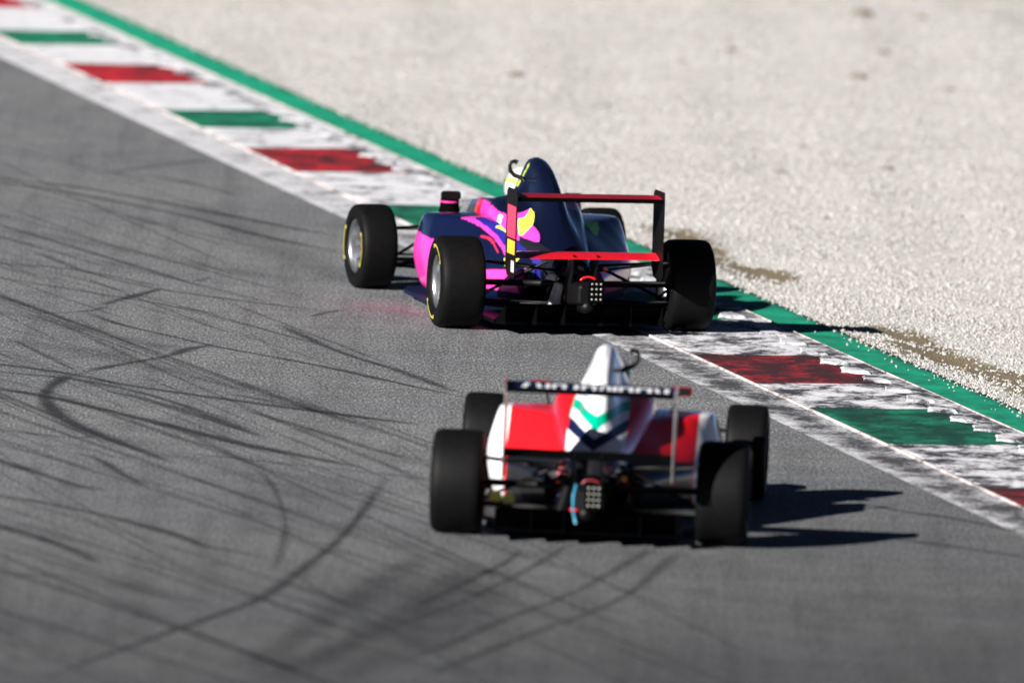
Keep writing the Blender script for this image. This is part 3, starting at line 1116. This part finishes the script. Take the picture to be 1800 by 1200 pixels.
    # ---- suspension
    for s in (-1, 1):
        xr, xf = s * (TRK_R / 2 - .12), s * (TRK_F / 2 - .10)
        arms = [('wishbone', (s * .13, .30, .370), (xr, .02, .425), .011), ('wishbone', (s * .12, -.10, .375), (xr, .0, .425), .011),
                ('wishbone', (s * .15, .38, .155), (xr, .03, .165), .012), ('wishbone', (s * .11, -.16, .17), (xr, .0, .165), .012),
                ('toe_link', (s * .12, -.20, .180), (xr, -.10, .190), .009),
                ('pushrod', (s * .14, .12, .410), (xr + s * -.03, .03, .20), .010), ('driveshaft', (s * .10, 0, .285), (xr, 0, .290), .020),
                ('wishbone', (s * .20, 2.45, .42), (xf, 2.74, .385), .011), ('wishbone', (s * .17, 2.95, .40), (xf, 2.76, .385), .011),
                ('wishbone', (s * .20, 2.42, .14), (xf, 2.74, .155), .012), ('wishbone', (s * .15, 3.0, .16), (xf, 2.76, .155), .012),
                ('track_rod', (s * .16, 2.98, .20), (xf, 2.88, .21), .009), ('pushrod', (s * .19, 2.70, .47), (xf - s * .03, 2.75, .19), .010)]
        for nm, p, q, r in arms:
            MB().tube([p, q], r, 10, flat=1.0 if nm in ('driveshaft', 'pushrod') else .8).build(nm, M_BLACK, car, True)
        MB().box((xr + s * .03, 0, .295), (.055, .11, .27)).build('upright', M_MATT, car, bevel=.012)
        MB().box((xf + s * .03, WB, .27), (.05, .11, .25)).build('upright', M_MATT, car, bevel=.012)
        dct = MB()
        dct.box((xr + s * .01, -.09, .33), (.07, .13, .14), None, .8)
        dct.build('brake_duct', M_BLACK, car, bevel=.015)
        if s > 0:
            MB().tube([(xr + .02, -.16, .335), (xr + .085, -.16, .335)], .009, 8).build('duct_clip', M_ORANGE, car, True)
    # ---- wheels
    for k, (x, y, R_, w, st) in enumerate(((-TRK_R / 2, 0, .2875, .285, 0), (TRK_R / 2, 0, .2875, .285, 0), (-TRK_F / 2, WB, .27, .235, steer), (TRK_F / 2, WB, .27, .235, steer))):
        make_wheel(car, x, y, R_, w, spins[k], st)
    # ---- rear wing
    WX = .462
    sec = wing_section(.27, .065, 14, .02)
    rw = MB().add(*wing_mesh(sec, -WX, WX, -.50, .858, R(L['wing_pitch']))).build('rear_wing', L['wing_top'], car, True)
    # closing strip along the trailing edge (the dark lower half of the band seen from behind)
    MB().box((0, -.503, .849), (WX * 2 - .004, .006, .026)).build('gurney_flap', L['gurney'], rw)
    MB().box((0, -.40, .842), (WX * 2 - .006, .16, .010)).build('wing_underside', L['wing_under'], rw)
    sec = wing_section(.20, .16, 12, .02)
    MB().add(*wing_mesh(sec, -WX, WX, -.46, .477, R(6))).build('lower_plane', L['wing_low'], rw, True)
    ep = [(-.520, .905), (-.24, .905), (-.20, .88), (-.20, .42), (-.26, .36), (-.46, .345), (-.505, .37), (-.520, .44)]
    for s in (-1, 1):
        e = MB().add(*plate(ep, s * (WX + .005), .005)).build('endplate', L['endplate'], rw)
        xo = s * (WX + .005)
        # bright cut edge along the back of the plate
        MB().box((xo, -.5225, .63), (.0055, .004, .50)).build('edge_strip', L['edge'], e)
        for (y0, y1, z0_, z1_, m) in L['stickers']:
            MB().box((xo + s * .0036, (y0 + y1) / 2, (z0_ + z1_) / 2), (.0016, abs(y1 - y0), z1_ - z0_)).build('sticker', m, e)
    for s in (-1, 1):
        MB().add(*plate([(-.44, .50), (-.30, .50), (-.18, .335), (-.36, .315)], s * .075, .010)).build('pylon', M_BLACK, rw)
    if L.get('letters'):
        pc, ps = math.cos(R(L['wing_pitch'])), math.sin(R(L['wing_pitch']))

        def on_wing(x, c):
            xx = 1 - c
            th = 5 * .065 * (.2969 * math.sqrt(xx) - .126 * xx - .3516 * xx**2 + .2843 * xx**3 - .1015 * xx**4)
            zz_ = .27 * (.02 * 4 * xx * (1 - xx) + th) + .0022
            return (x, -.50 + .27 * c * pc - zz_ * ps, .858 + .27 * c * ps + zz_ * pc)
        for strokes in L['letters']:
            # each letter: strokes as (x0, c0, x1, c1, width); lies on the curved top surface
            m = MB()
            for x0, c0, x1, c1, w in strokes:
                rows = [[on_wing(x0 + (x1 - x0) * q - w / 2, c0 + (c1 - c0) * q), on_wing(x0 + (x1 - x0) * q + w / 2, c0 + (c1 - c0) * q)] for q in np.linspace(0, 1, 9)]
                m.add(*grid(np.array(rows)))
            m.build('letter', M_WHITEP, rw)
    if L.get('end_lamp'):
        MB().box((WX + .030, -.40, .850), (.038, .06, .045)).build('end_lamp', M_DKRED, rw, bevel=.006)
    # ---- front wing
    sec = wing_section(.28, .09, 12, -.03)
    fw = MB().add(*wing_mesh(sec, -.70, .70, 3.30, .105, R(-4))).build('front_wing', L['wing_front'], car, True)
    sec = wing_section(.14, .08, 10, -.04)
    MB().add(*wing_mesh(sec, -.69, .69, 3.20, .165, R(-16))).build('flap', M_BLACK, fw, True)
    for s in (-1, 1):
        MB().add(*plate([(3.16, .06), (3.62, .06), (3.60, .16), (3.40, .235), (3.16, .245)], s * .705, .010)).build('endplate', L['wing_front'], fw)
        MB().add(*plate([(3.34, .12), (3.55, .12), (3.52, .25), (3.36, .25)], s * .06, .012)).build('pillar', M_BLACK, fw)
    # ---- mirrors
    for s in (-1, 1):
        x, y, z = s * .395, 1.93, .668
        mr = MB()
        PP = []
        for yy, k in ((.0, 1.), (.03, 1.), (.07, .8), (.095, .4)):
            PP.append([(x + .062 * k * cx, y + yy, z + .027 * k * cz) for cx, cz in ((-1, -.6), (-.8, -1), (.8, -1), (1, -.6), (1, .6), (.8, 1), (-.8, 1), (-1, .6))])
        V, F = grid(np.array(PP), cv=True, cap=True)
        mo = mr.add(V, F).build('wing_mirror', L['mirror'], car)
        MB().box((x, y - .002, z), (.104, .003, .040)).build('mirror_glass', M_BLACK, mo)
        if L['thin_stalk']:
            MB().tube([(x - s * .03, y + .03, z - .02), (x - s * .045, y + .03, z - .10), (x - s * .11, y + .04, z - .13)], .006, 8).build('mirror_stalk', M_MATT, mo, True)
            continue
        st = MB()
        PP = []
        for zz_, a, b in ((.545, .075, .085), (.59, .062, .07), (.625, .060, .06), (.645, .058, .05)):
            PP.append([(x + a * math.cos(q), y + .05 + b * math.sin(q), zz_) for q in np.linspace(0, 2 * math.pi, 20, endpoint=False)])
        V, F = grid(np.array(PP), cv=True, cap=True)
        st.add(V, F).build('mirror_stalk', M_MATT, mo, True)
        MB().add(*grid(np.array([[(x + (.0625) * math.cos(q), y + .05 + .066 * math.sin(q), zz_) for q in np.linspace(0, 2 * math.pi, 20)] for zz_ in (.622, .632)]))).build('stalk_band', L['band'], mo, True)
    # ---- camera on a bent arm beside the roll hoop
    s = arm_side
    ar = MB().tube([(s * .078, 1.10, .815), (s * .105, 1.12, .850), (s * .155, 1.14, .868), (s * .178, 1.15, .895), (s * .182, 1.15, .930), (s * .172, 1.15, .950), (s * .150, 1.15, .955), (s * .135, 1.15, .945)],
                   [.014, .014, .014, .013, .012, .012, .014, .016], 10)
    aro = ar.build('camera_arm', M_BLACK, car, True)
    MB().box((s * .083, 1.09, .812), (.025, .05, .035)).build('arm_mount', M_BLACK, aro, bevel=.006)
    # ---- steering wheel
    MB().tube([(.13 * math.cos(a), 2.02 + .03 * math.sin(a), .56 + .09 * math.sin(a)) for a in np.linspace(0, 2 * math.pi, 25)], .014, 8, caps=False).build('steering_wheel', M_MATT, car, True)
    for x0, w, z, yy, m in L['floor_stickers']:
        MB().lathe([(0, .0001), (0, w), (.004, w), (.004, .0001)], 24, 'y', (x0, yy, z)).build('round_sticker', m, car)
    return car


def build_driver(pose, z0, label, helmet_cols, suit, helmet_pos=(0, 1.60, .750)):
    """seated, arms to the wheel; one continuous skinned body, helmet as its child"""
    vs_, es, rs = [], [], []

    def v(p, r):
        vs_.append(p)
        rs.append(r)
        return len(vs_) - 1

    def chain(i0, pts):
        for p, r in pts:
            j = v(p, r)
            es.append((i0, j))
            i0 = j
        return i0
    pel = v((0, 1.60, .24), (.15, .12))
    b = chain(pel, [((0, 1.50, .38), (.155, .11)), ((0, 1.44, .50), (.165, .105)), ((0, 1.45, .565), (.10, .08)), ((0, 1.50, .62), (.062, .062)), ((0, 1.56, .70), (.085, .09))])
    chest = 2
    for s in (-1, 1):
        h = chain(chest, [((s * .165, 1.46, .53), (.062, .062)), ((s * .185, 1.62, .42), (.050, .050)), ((s * .175, 1.72, .40), (.045, .045)), ((s * .145, 1.90, .50), (.034, .034)),
                          ((s * .130, 1.96, .545), (.030, .034))])
        for k in range(4):
            chain(h, [((s * (.130 - .008 * k), 2.00, .575 - .020 * k), (.0095, .0095)), ((s * (.128 - .004 * k), 2.045, .572 - .020 * k), (.009, .009)), ((s * .110, 2.035 - .003 * k, .568 - .020 * k), (.008, .008))])
        chain(h, [((s * .112, 1.985, .570), (.010, .010)), ((s * .102, 2.01, .590), (.009, .009))])
        chain(pel, [((s * .095, 1.70, .25), (.085, .085)), ((s * .10, 1.98, .36), (.062, .062)), ((s * .09, 2.25, .30), (.050, .050)), ((s * .08, 2.45, .22), (.040, .040)), ((s * .08, 2.52, .30), (.038, .045))])
    me = bpy.data.meshes.new('person')
    me.from_pydata(vs_, es, [])
    o = obj('person', me)
    o.modifiers.new('skin', 'SKIN')
    for i, d in enumerate(me.skin_vertices[0].data):
        d.radius = rs[i]
        d.use_root = (i == 0)
    sb = o.modifiers.new('sub', 'SUBSURF')
    sb.levels = sb.render_levels = 2
    me.materials.append(suit)
    o.location = (pose[0], pose[1], z0)
    o.rotation_euler = (0, 0, -pose[2])
    # helmet: shaped shell with a visor opening and a chin bar
    hx, hy, hz = helmet_pos
    th = np.linspace(0, 2 * math.pi, 64, endpoint=False)
    ph = np.linspace(.02, math.pi * .80, 44)
    P = np.zeros((len(ph), len(th), 3))
    for i, p in enumerate(ph):
        rr = math.sin(p)
        zz_ = math.cos(p)
        for j, a in enumerate(th):
            cx, cy = math.cos(a), math.sin(a)
            k = 1 + .10 * max(0, cy) * (zz_ < -.1) * min(1, (-.1 - zz_) * 3)
            P[i, j] = (hx + .128 * rr * cx, hy + .150 * rr * cy * k, hz + .142 * zz_ - .01 * max(0, cy))
    V, F = grid(P, cv=True)
    F = [f[::-1] for f in F]
    F.append(tuple(range(len(th))))
    base, stripe = helmet_cols
    d = (V - np.array(helmet_pos)) / np.array([.128, .150, .142])
    cols = np.tile(np.array(base), (len(V), 1))
    cols[(np.abs(d[:, 2] - .15 - .25 * np.abs(d[:, 0])) < .13)] = stripe
    cols[np.abs(d[:, 0]) < .10] = stripe
    he = mesh('helmet', V, F, M_LIV, o, True, cols)
    a = np.linspace(R(25), R(155), 24)
    P = np.array([[(hx + .131 * q * math.cos(t_), hy + .153 * q * math.sin(t_), hz + zz_) for t_ in a] for zz_, q in ((-.025, 1.0), (.01, 1.012), (.045, .985))])
    V, F = grid(P)
    mesh('visor', V, F, M_BLACK, he, True)
    tag(o, label, 'person')
    return o

# ================================================================ liveries (paint as a function of the place on the body)
NAVY = np.array((.003, .006, .026))
NAVY2 = np.array((.0018, .003, .012))
PINK = np.array((.86, .045, .38))
PINK2 = np.array((.70, .03, .20))
FLUO = np.array((.72, .88, .06))
GREENL = np.array((.16, .68, .06))
VIOLET = np.array((.018, .016, .20))
BLK = np.array((.008, .008, .010))
RED = np.array((.66, .008, .013))
WHT = np.array((.80, .80, .82))
TEAL = np.array((.0, .34, .20))
DNAVY = np.array((.006, .010, .045))


def fill(V, c):
    return np.tile(np.asarray(c, float), (len(V), 1))


def red_cover(V):
    x, y, z = V.T
    C = fill(V, WHT)
    C[np.abs(x) > .172] = RED
    ax = np.abs(x)
    # chevrons: height of the band centre rises with |x|
    zg = .585 + .95 * ax - .9 * ax**2
    zd = .478 + .85 * ax
    w = ax < .172
    C[w & (np.abs(z - zg) < .026)] = TEAL
    C[w & (np.abs(z - zd) < .030)] = DNAVY
    return C


def red_pod(V, s):
    x, y, z = V.T
    C = fill(V, RED)
    C[np.abs(x) > .525] = WHT
    return C


def red_chassis(V):
    x, y, z = V.T
    C = fill(V, RED)
    C[y > 2.6] = WHT
    return C


def pink_cover(V):
    x, y, z = V.T
    C = fill(V, NAVY2)
    return C


def pink_pod(V, s):
    x, y, z = V.T
    C = fill(V, NAVY)
    C[(np.abs(x) > .58) & (z < .42 + .06 * (y - 1.2))] = PINK
    return C


def pink_chassis(V):
    x, y, z = V.T
    C = fill(V, NAVY)
    C[(z > .45) & (z < .60)] = PINK
    return C


def red_cover(V):
    x, y, z = V.T
    ax = np.abs(x)
    C = fill(V, WHT)
    w = ax < np.interp(z, [.44, .55, .68, .72, .75], [.163, .168, .158, .142, .135])
    C[~w & (z < .76)] = RED
    zg = np.interp(ax, [0, .04, .085, .12, .155, .175], [.608, .636, .658, .668, .672, .674])
    hg = np.interp(ax, [0, .04, .085, .12, .155], [.040, .030, .025, .022, .020])
    zd = np.interp(ax, [0, .08, .15, .18], [.507, .553, .580, .590])
    C[w & (np.abs(z - zg) < hg)] = TEAL
    C[w & (np.abs(z - zd) < .028)] = DNAVY
    C[(z < .452) & (y < .5)] = BLK
    return C


def pink_cover(V):
    x, y, z = V.T
    C = fill(V, NAVY2)
    l = (x < -.05)
    C[l & inpoly(y, z, [(.63, .53), (.34, .512), (.09, .468), (-.1, .40), (.2, .36), (.7, .40)])] = BLK
    C[l & inpoly(y, z, [(.55, .47), (.36, .435), (.2, .41), (.2, .3), (.7, .3), (.7, .46)])] = VIOLET
    C[l & inpoly(y, z, [(1.5, .66), (1.208, .669), (1.08, .651), (.903, .636), (.824, .657), (.801, .688), (.737, .636), (.75, .62), (.62, .53), (.60, .50), (1.5, .50)])] = PINK
    C[l & inpoly(y, z, [(.577, .536), (.581, .601), (.494, .582), (.411, .557), (.361, .534), (.336, .515), (.383, .512), (.618, .527)])] = PINK
    C[l & inpoly(y, z, [(.622, .532), (.754, .623), (.737, .636), (.801, .688), (.71, .671), (.655, .643), (.581, .601), (.558, .57), (.577, .536)])] = FLUO
    C[l & inpoly(y, z, [(.95, .566), (1.03, .566), (1.03, .63), (.95, .625)])] = (.75, .62, .70)
    C[l & inpoly(y, z, [(1.20, .79), (1.17, .865), (1.14, .93), (1.18, .945), (1.23, .86), (1.25, .79)])] = FLUO * .7
    r = x > .14
    C[r & inpoly(y, z, [(1.3, .60), (1.3, .66), (.98, .665), (.80, .60), (.70, .53), (.85, .54)])] = GREENL
    C[r & (y > .9) & (z > .672) & (z < .70)] = PINK2
    return C


def pink_pod(V, s):
    x, y, z = V.T
    C = fill(V, NAVY)
    ax = np.abs(x)
    C[(ax > .2) & (z < np.interp(y, [.34, .5, .64, 1.09, 1.30, 1.68, 2.], [.33, .325, .31, .39, .436, .452, .46]))] = PINK
    C[(z < .19) & (y < 1.0)] = NAVY
    ln = [(1.30, .60), (1.182, .583), (1.106, .568), (.961, .534), (.821, .498), (.659, .450), (.568, .408), (.52, .375)]
    zl = np.interp(y, [p[0] for p in ln[::-1]], [p[1] for p in ln[::-1]])
    if s < 0:
        C[(z > zl) & (y < 1.30) & (y > .5)] = VIOLET
        C[band(y, z, [(.945, .560), (.74, .527), (.66, .512)], .0055)] = FLUO
        C[band(y, z, ln, .0075) & (y < 1.24)] = PINK
        C[band(y, z, [(.946, .495), (.866, .489), (.782, .466)], .0055) | band(y, z, [(.782, .466), (.70, .435), (.66, .418)], .003)] = (.60, .02, .07)
        C[inpoly(y, z, [(.57, .39), (.55, .42), (.45, .41), (.45, .345), (.51, .345)])] = FLUO
    else:
        C[inpoly(ax, y, [(.27, 1.46), (.373, 1.465), (.36, 1.106), (.396, 1.176), (.385, 1.06), (.348, .906), (.32, .875), (.285, .983)])] = GREENL
        C[inpoly(ax, y, [(.34, 1.4), (.398, 1.265), (.376, 1.157), (.354, 1.14)])] = PINK2
    return C


def pink_chassis(V):
    x, y, z = V.T
    C = fill(V, NAVY)
    C[(x < 0) & (y < 1.56) & (z > .50) & (z < .675)] = PINK
    C[(x < 0) & (y >= 1.56) & (y < 1.75) & (z > .55) & (z < .68)] = RED
    C[(x > 0) & (y < 1.5) & (z > .60)] = PINK2
    return C



def red_pod(V, s):
    x, y, z = V.T
    ax = np.abs(x)
    C = fill(V, RED)
    C[ax > .528] = WHT
    C[(z < np.interp(y, [.3, .6, .9, 1.1], [.42, .395, .36, .33])) & (ax < .515) & (y < 1.2)] = BLK
    return C




def squash(x0, x1, c0, c1, kind):
    w = x1 - x0
    if kind == 'I':
        return [(x0 + w / 2, c0, x0 + w / 2, c1, w)]
    if kind == '/':
        return [(x0 + .3 * w, c0, x0 + .7 * w, c1, .55 * w)]
    if kind == '\\':
        return [(x0 + .7 * w, c0, x0 + .3 * w, c1, .55 * w)]
    return [(x0 + .13 * w, c0, x0 + .13 * w, c1, .26 * w), (x0 + .86 * w, c0, x0 + .84 * w, c1, .28 * w), (x0 + w / 2, c0 + .26, x0 + w / 2, c1, .50 * w)]


def lx(px):
    return (px - 1040.5) / 312.


LET = []
for a, b, k in ((921, 936, '/'), (944, 957, '\\'), (962, 970, 'I'), (974, 998, 'n'), (1011, 1019, 'I'), (1024, 1050, 'n'), (1056, 1074, 'n'), (1077, 1085, 'I'),
                (1088, 1113, 'n'), (1117, 1145, 'n'), (1147, 1160, '\\'), (1166, 1174, 'I')):
    LET.append(squash(lx(a), lx(b), .10, .48, k))

M_BEAMRED = simple('beam_red', (.46, .004, .012), .4, coat=.4)
M_ST_LEM = simple('sticker_lemon', (.85, .75, .10), .5)
M_WINGRED = simple('wing_red', (.17, .005, .012), .45, Specular_IOR_Level=.2)
M_ST_RED = simple('sticker_red', (.75, .03, .09), .4, coat=.5)
M_ST_YEL = simple('sticker_yellow', (.85, .50, .03), .4, coat=.5)
M_PINKP = simple('pink_paint', (.80, .03, .26), .3, coat=.6)

RED_L = dict(cover=red_cover, pod=red_pod, chassis=red_chassis, floor_mat=M_BLACK, wing_top=M_NAVYP, gurney=M_MATT, wing_under=M_DKRED, wing_low=M_MATT,
             endplate=M_DKRED, edge=M_CHROME, stickers=[], letters=LET, wing_pitch=3, end_lamp=False, mirror=M_DKRED, thin_stalk=True, cast=M_BLACK, strap_r=.0045, strap=M_DKRED, wing_front=M_WHITEP, band=M_WHITEP, hose_cyan=True,
             bits=[(.10, .41, M_REDP), (.19, .36, M_ORANGE), (-.06, .42, M_LENS)], floor_stickers=[(-.520, .034, .215, -.05, M_ST_LEM), (-.448, .034, .205, -.05, M_ST_LEM)])
PINK_L = dict(cover=pink_cover, pod=pink_pod, chassis=pink_chassis, floor_mat=M_NAVYP, wing_top=M_WINGRED, gurney=M_MATT, wing_under=M_MATT, wing_low=M_BEAMRED,
              endplate=M_BLACK, edge=M_BLACK, stickers=[(-.50, -.25, .60, .80, M_ST_RED), (-.49, -.27, .50, .585, M_ST_YEL), (-.48, -.40, .39, .46, M_WHITEP)], letters=None, wing_pitch=.5, end_lamp=False, mirror=M_BLACK, thin_stalk=False, cast=M_ALU, strap_r=.0055, strap=M_REDP,
              wing_front=M_NAVYP, band=M_PINKP, bits=[(-.075, .215, M_REDP), (-.06, .38, M_LENS), (.17, .40, M_REDP)], floor_stickers=[])

POSE_RED = (.4677, 101.016, .0521)
POSE_PINK = (.3579, 114.5235, -.2024)
M_SUIT_W = simple('race_suit_white', (.70, .70, .72), .8)
M_SUIT_R = simple('race_suit_red', (.45, .02, .03), .8)
c = build_car('racing_car', POSE_RED, 0, 0, RED_L, R(0), (.25, 1.2, .6, 1.), 1)
tag(c, 'red and white single-seater racing car with green and navy chevrons on its engine cover', 'racing car', 'single-seater racing cars on the track')
c = build_car('racing_car', POSE_PINK, R(-.55), .008, PINK_L, R(4.5), (R(115), .4, .05, 1.), -1)
tag(c, 'navy and pink single-seater racing car with a red rear wing, riding the kerb', 'racing car', 'single-seater racing cars on the track')
build_driver(POSE_RED, 0, 'driver in a pale helmet sitting in the red and white car', ((.62, .60, .55), (.12, .30, .05)), M_SUIT_R)
build_driver(POSE_PINK, .01, 'driver in a white and yellow-green helmet sitting in the navy and pink car', ((.42, .43, .40), (.30, .44, .12)), M_SUIT_W)
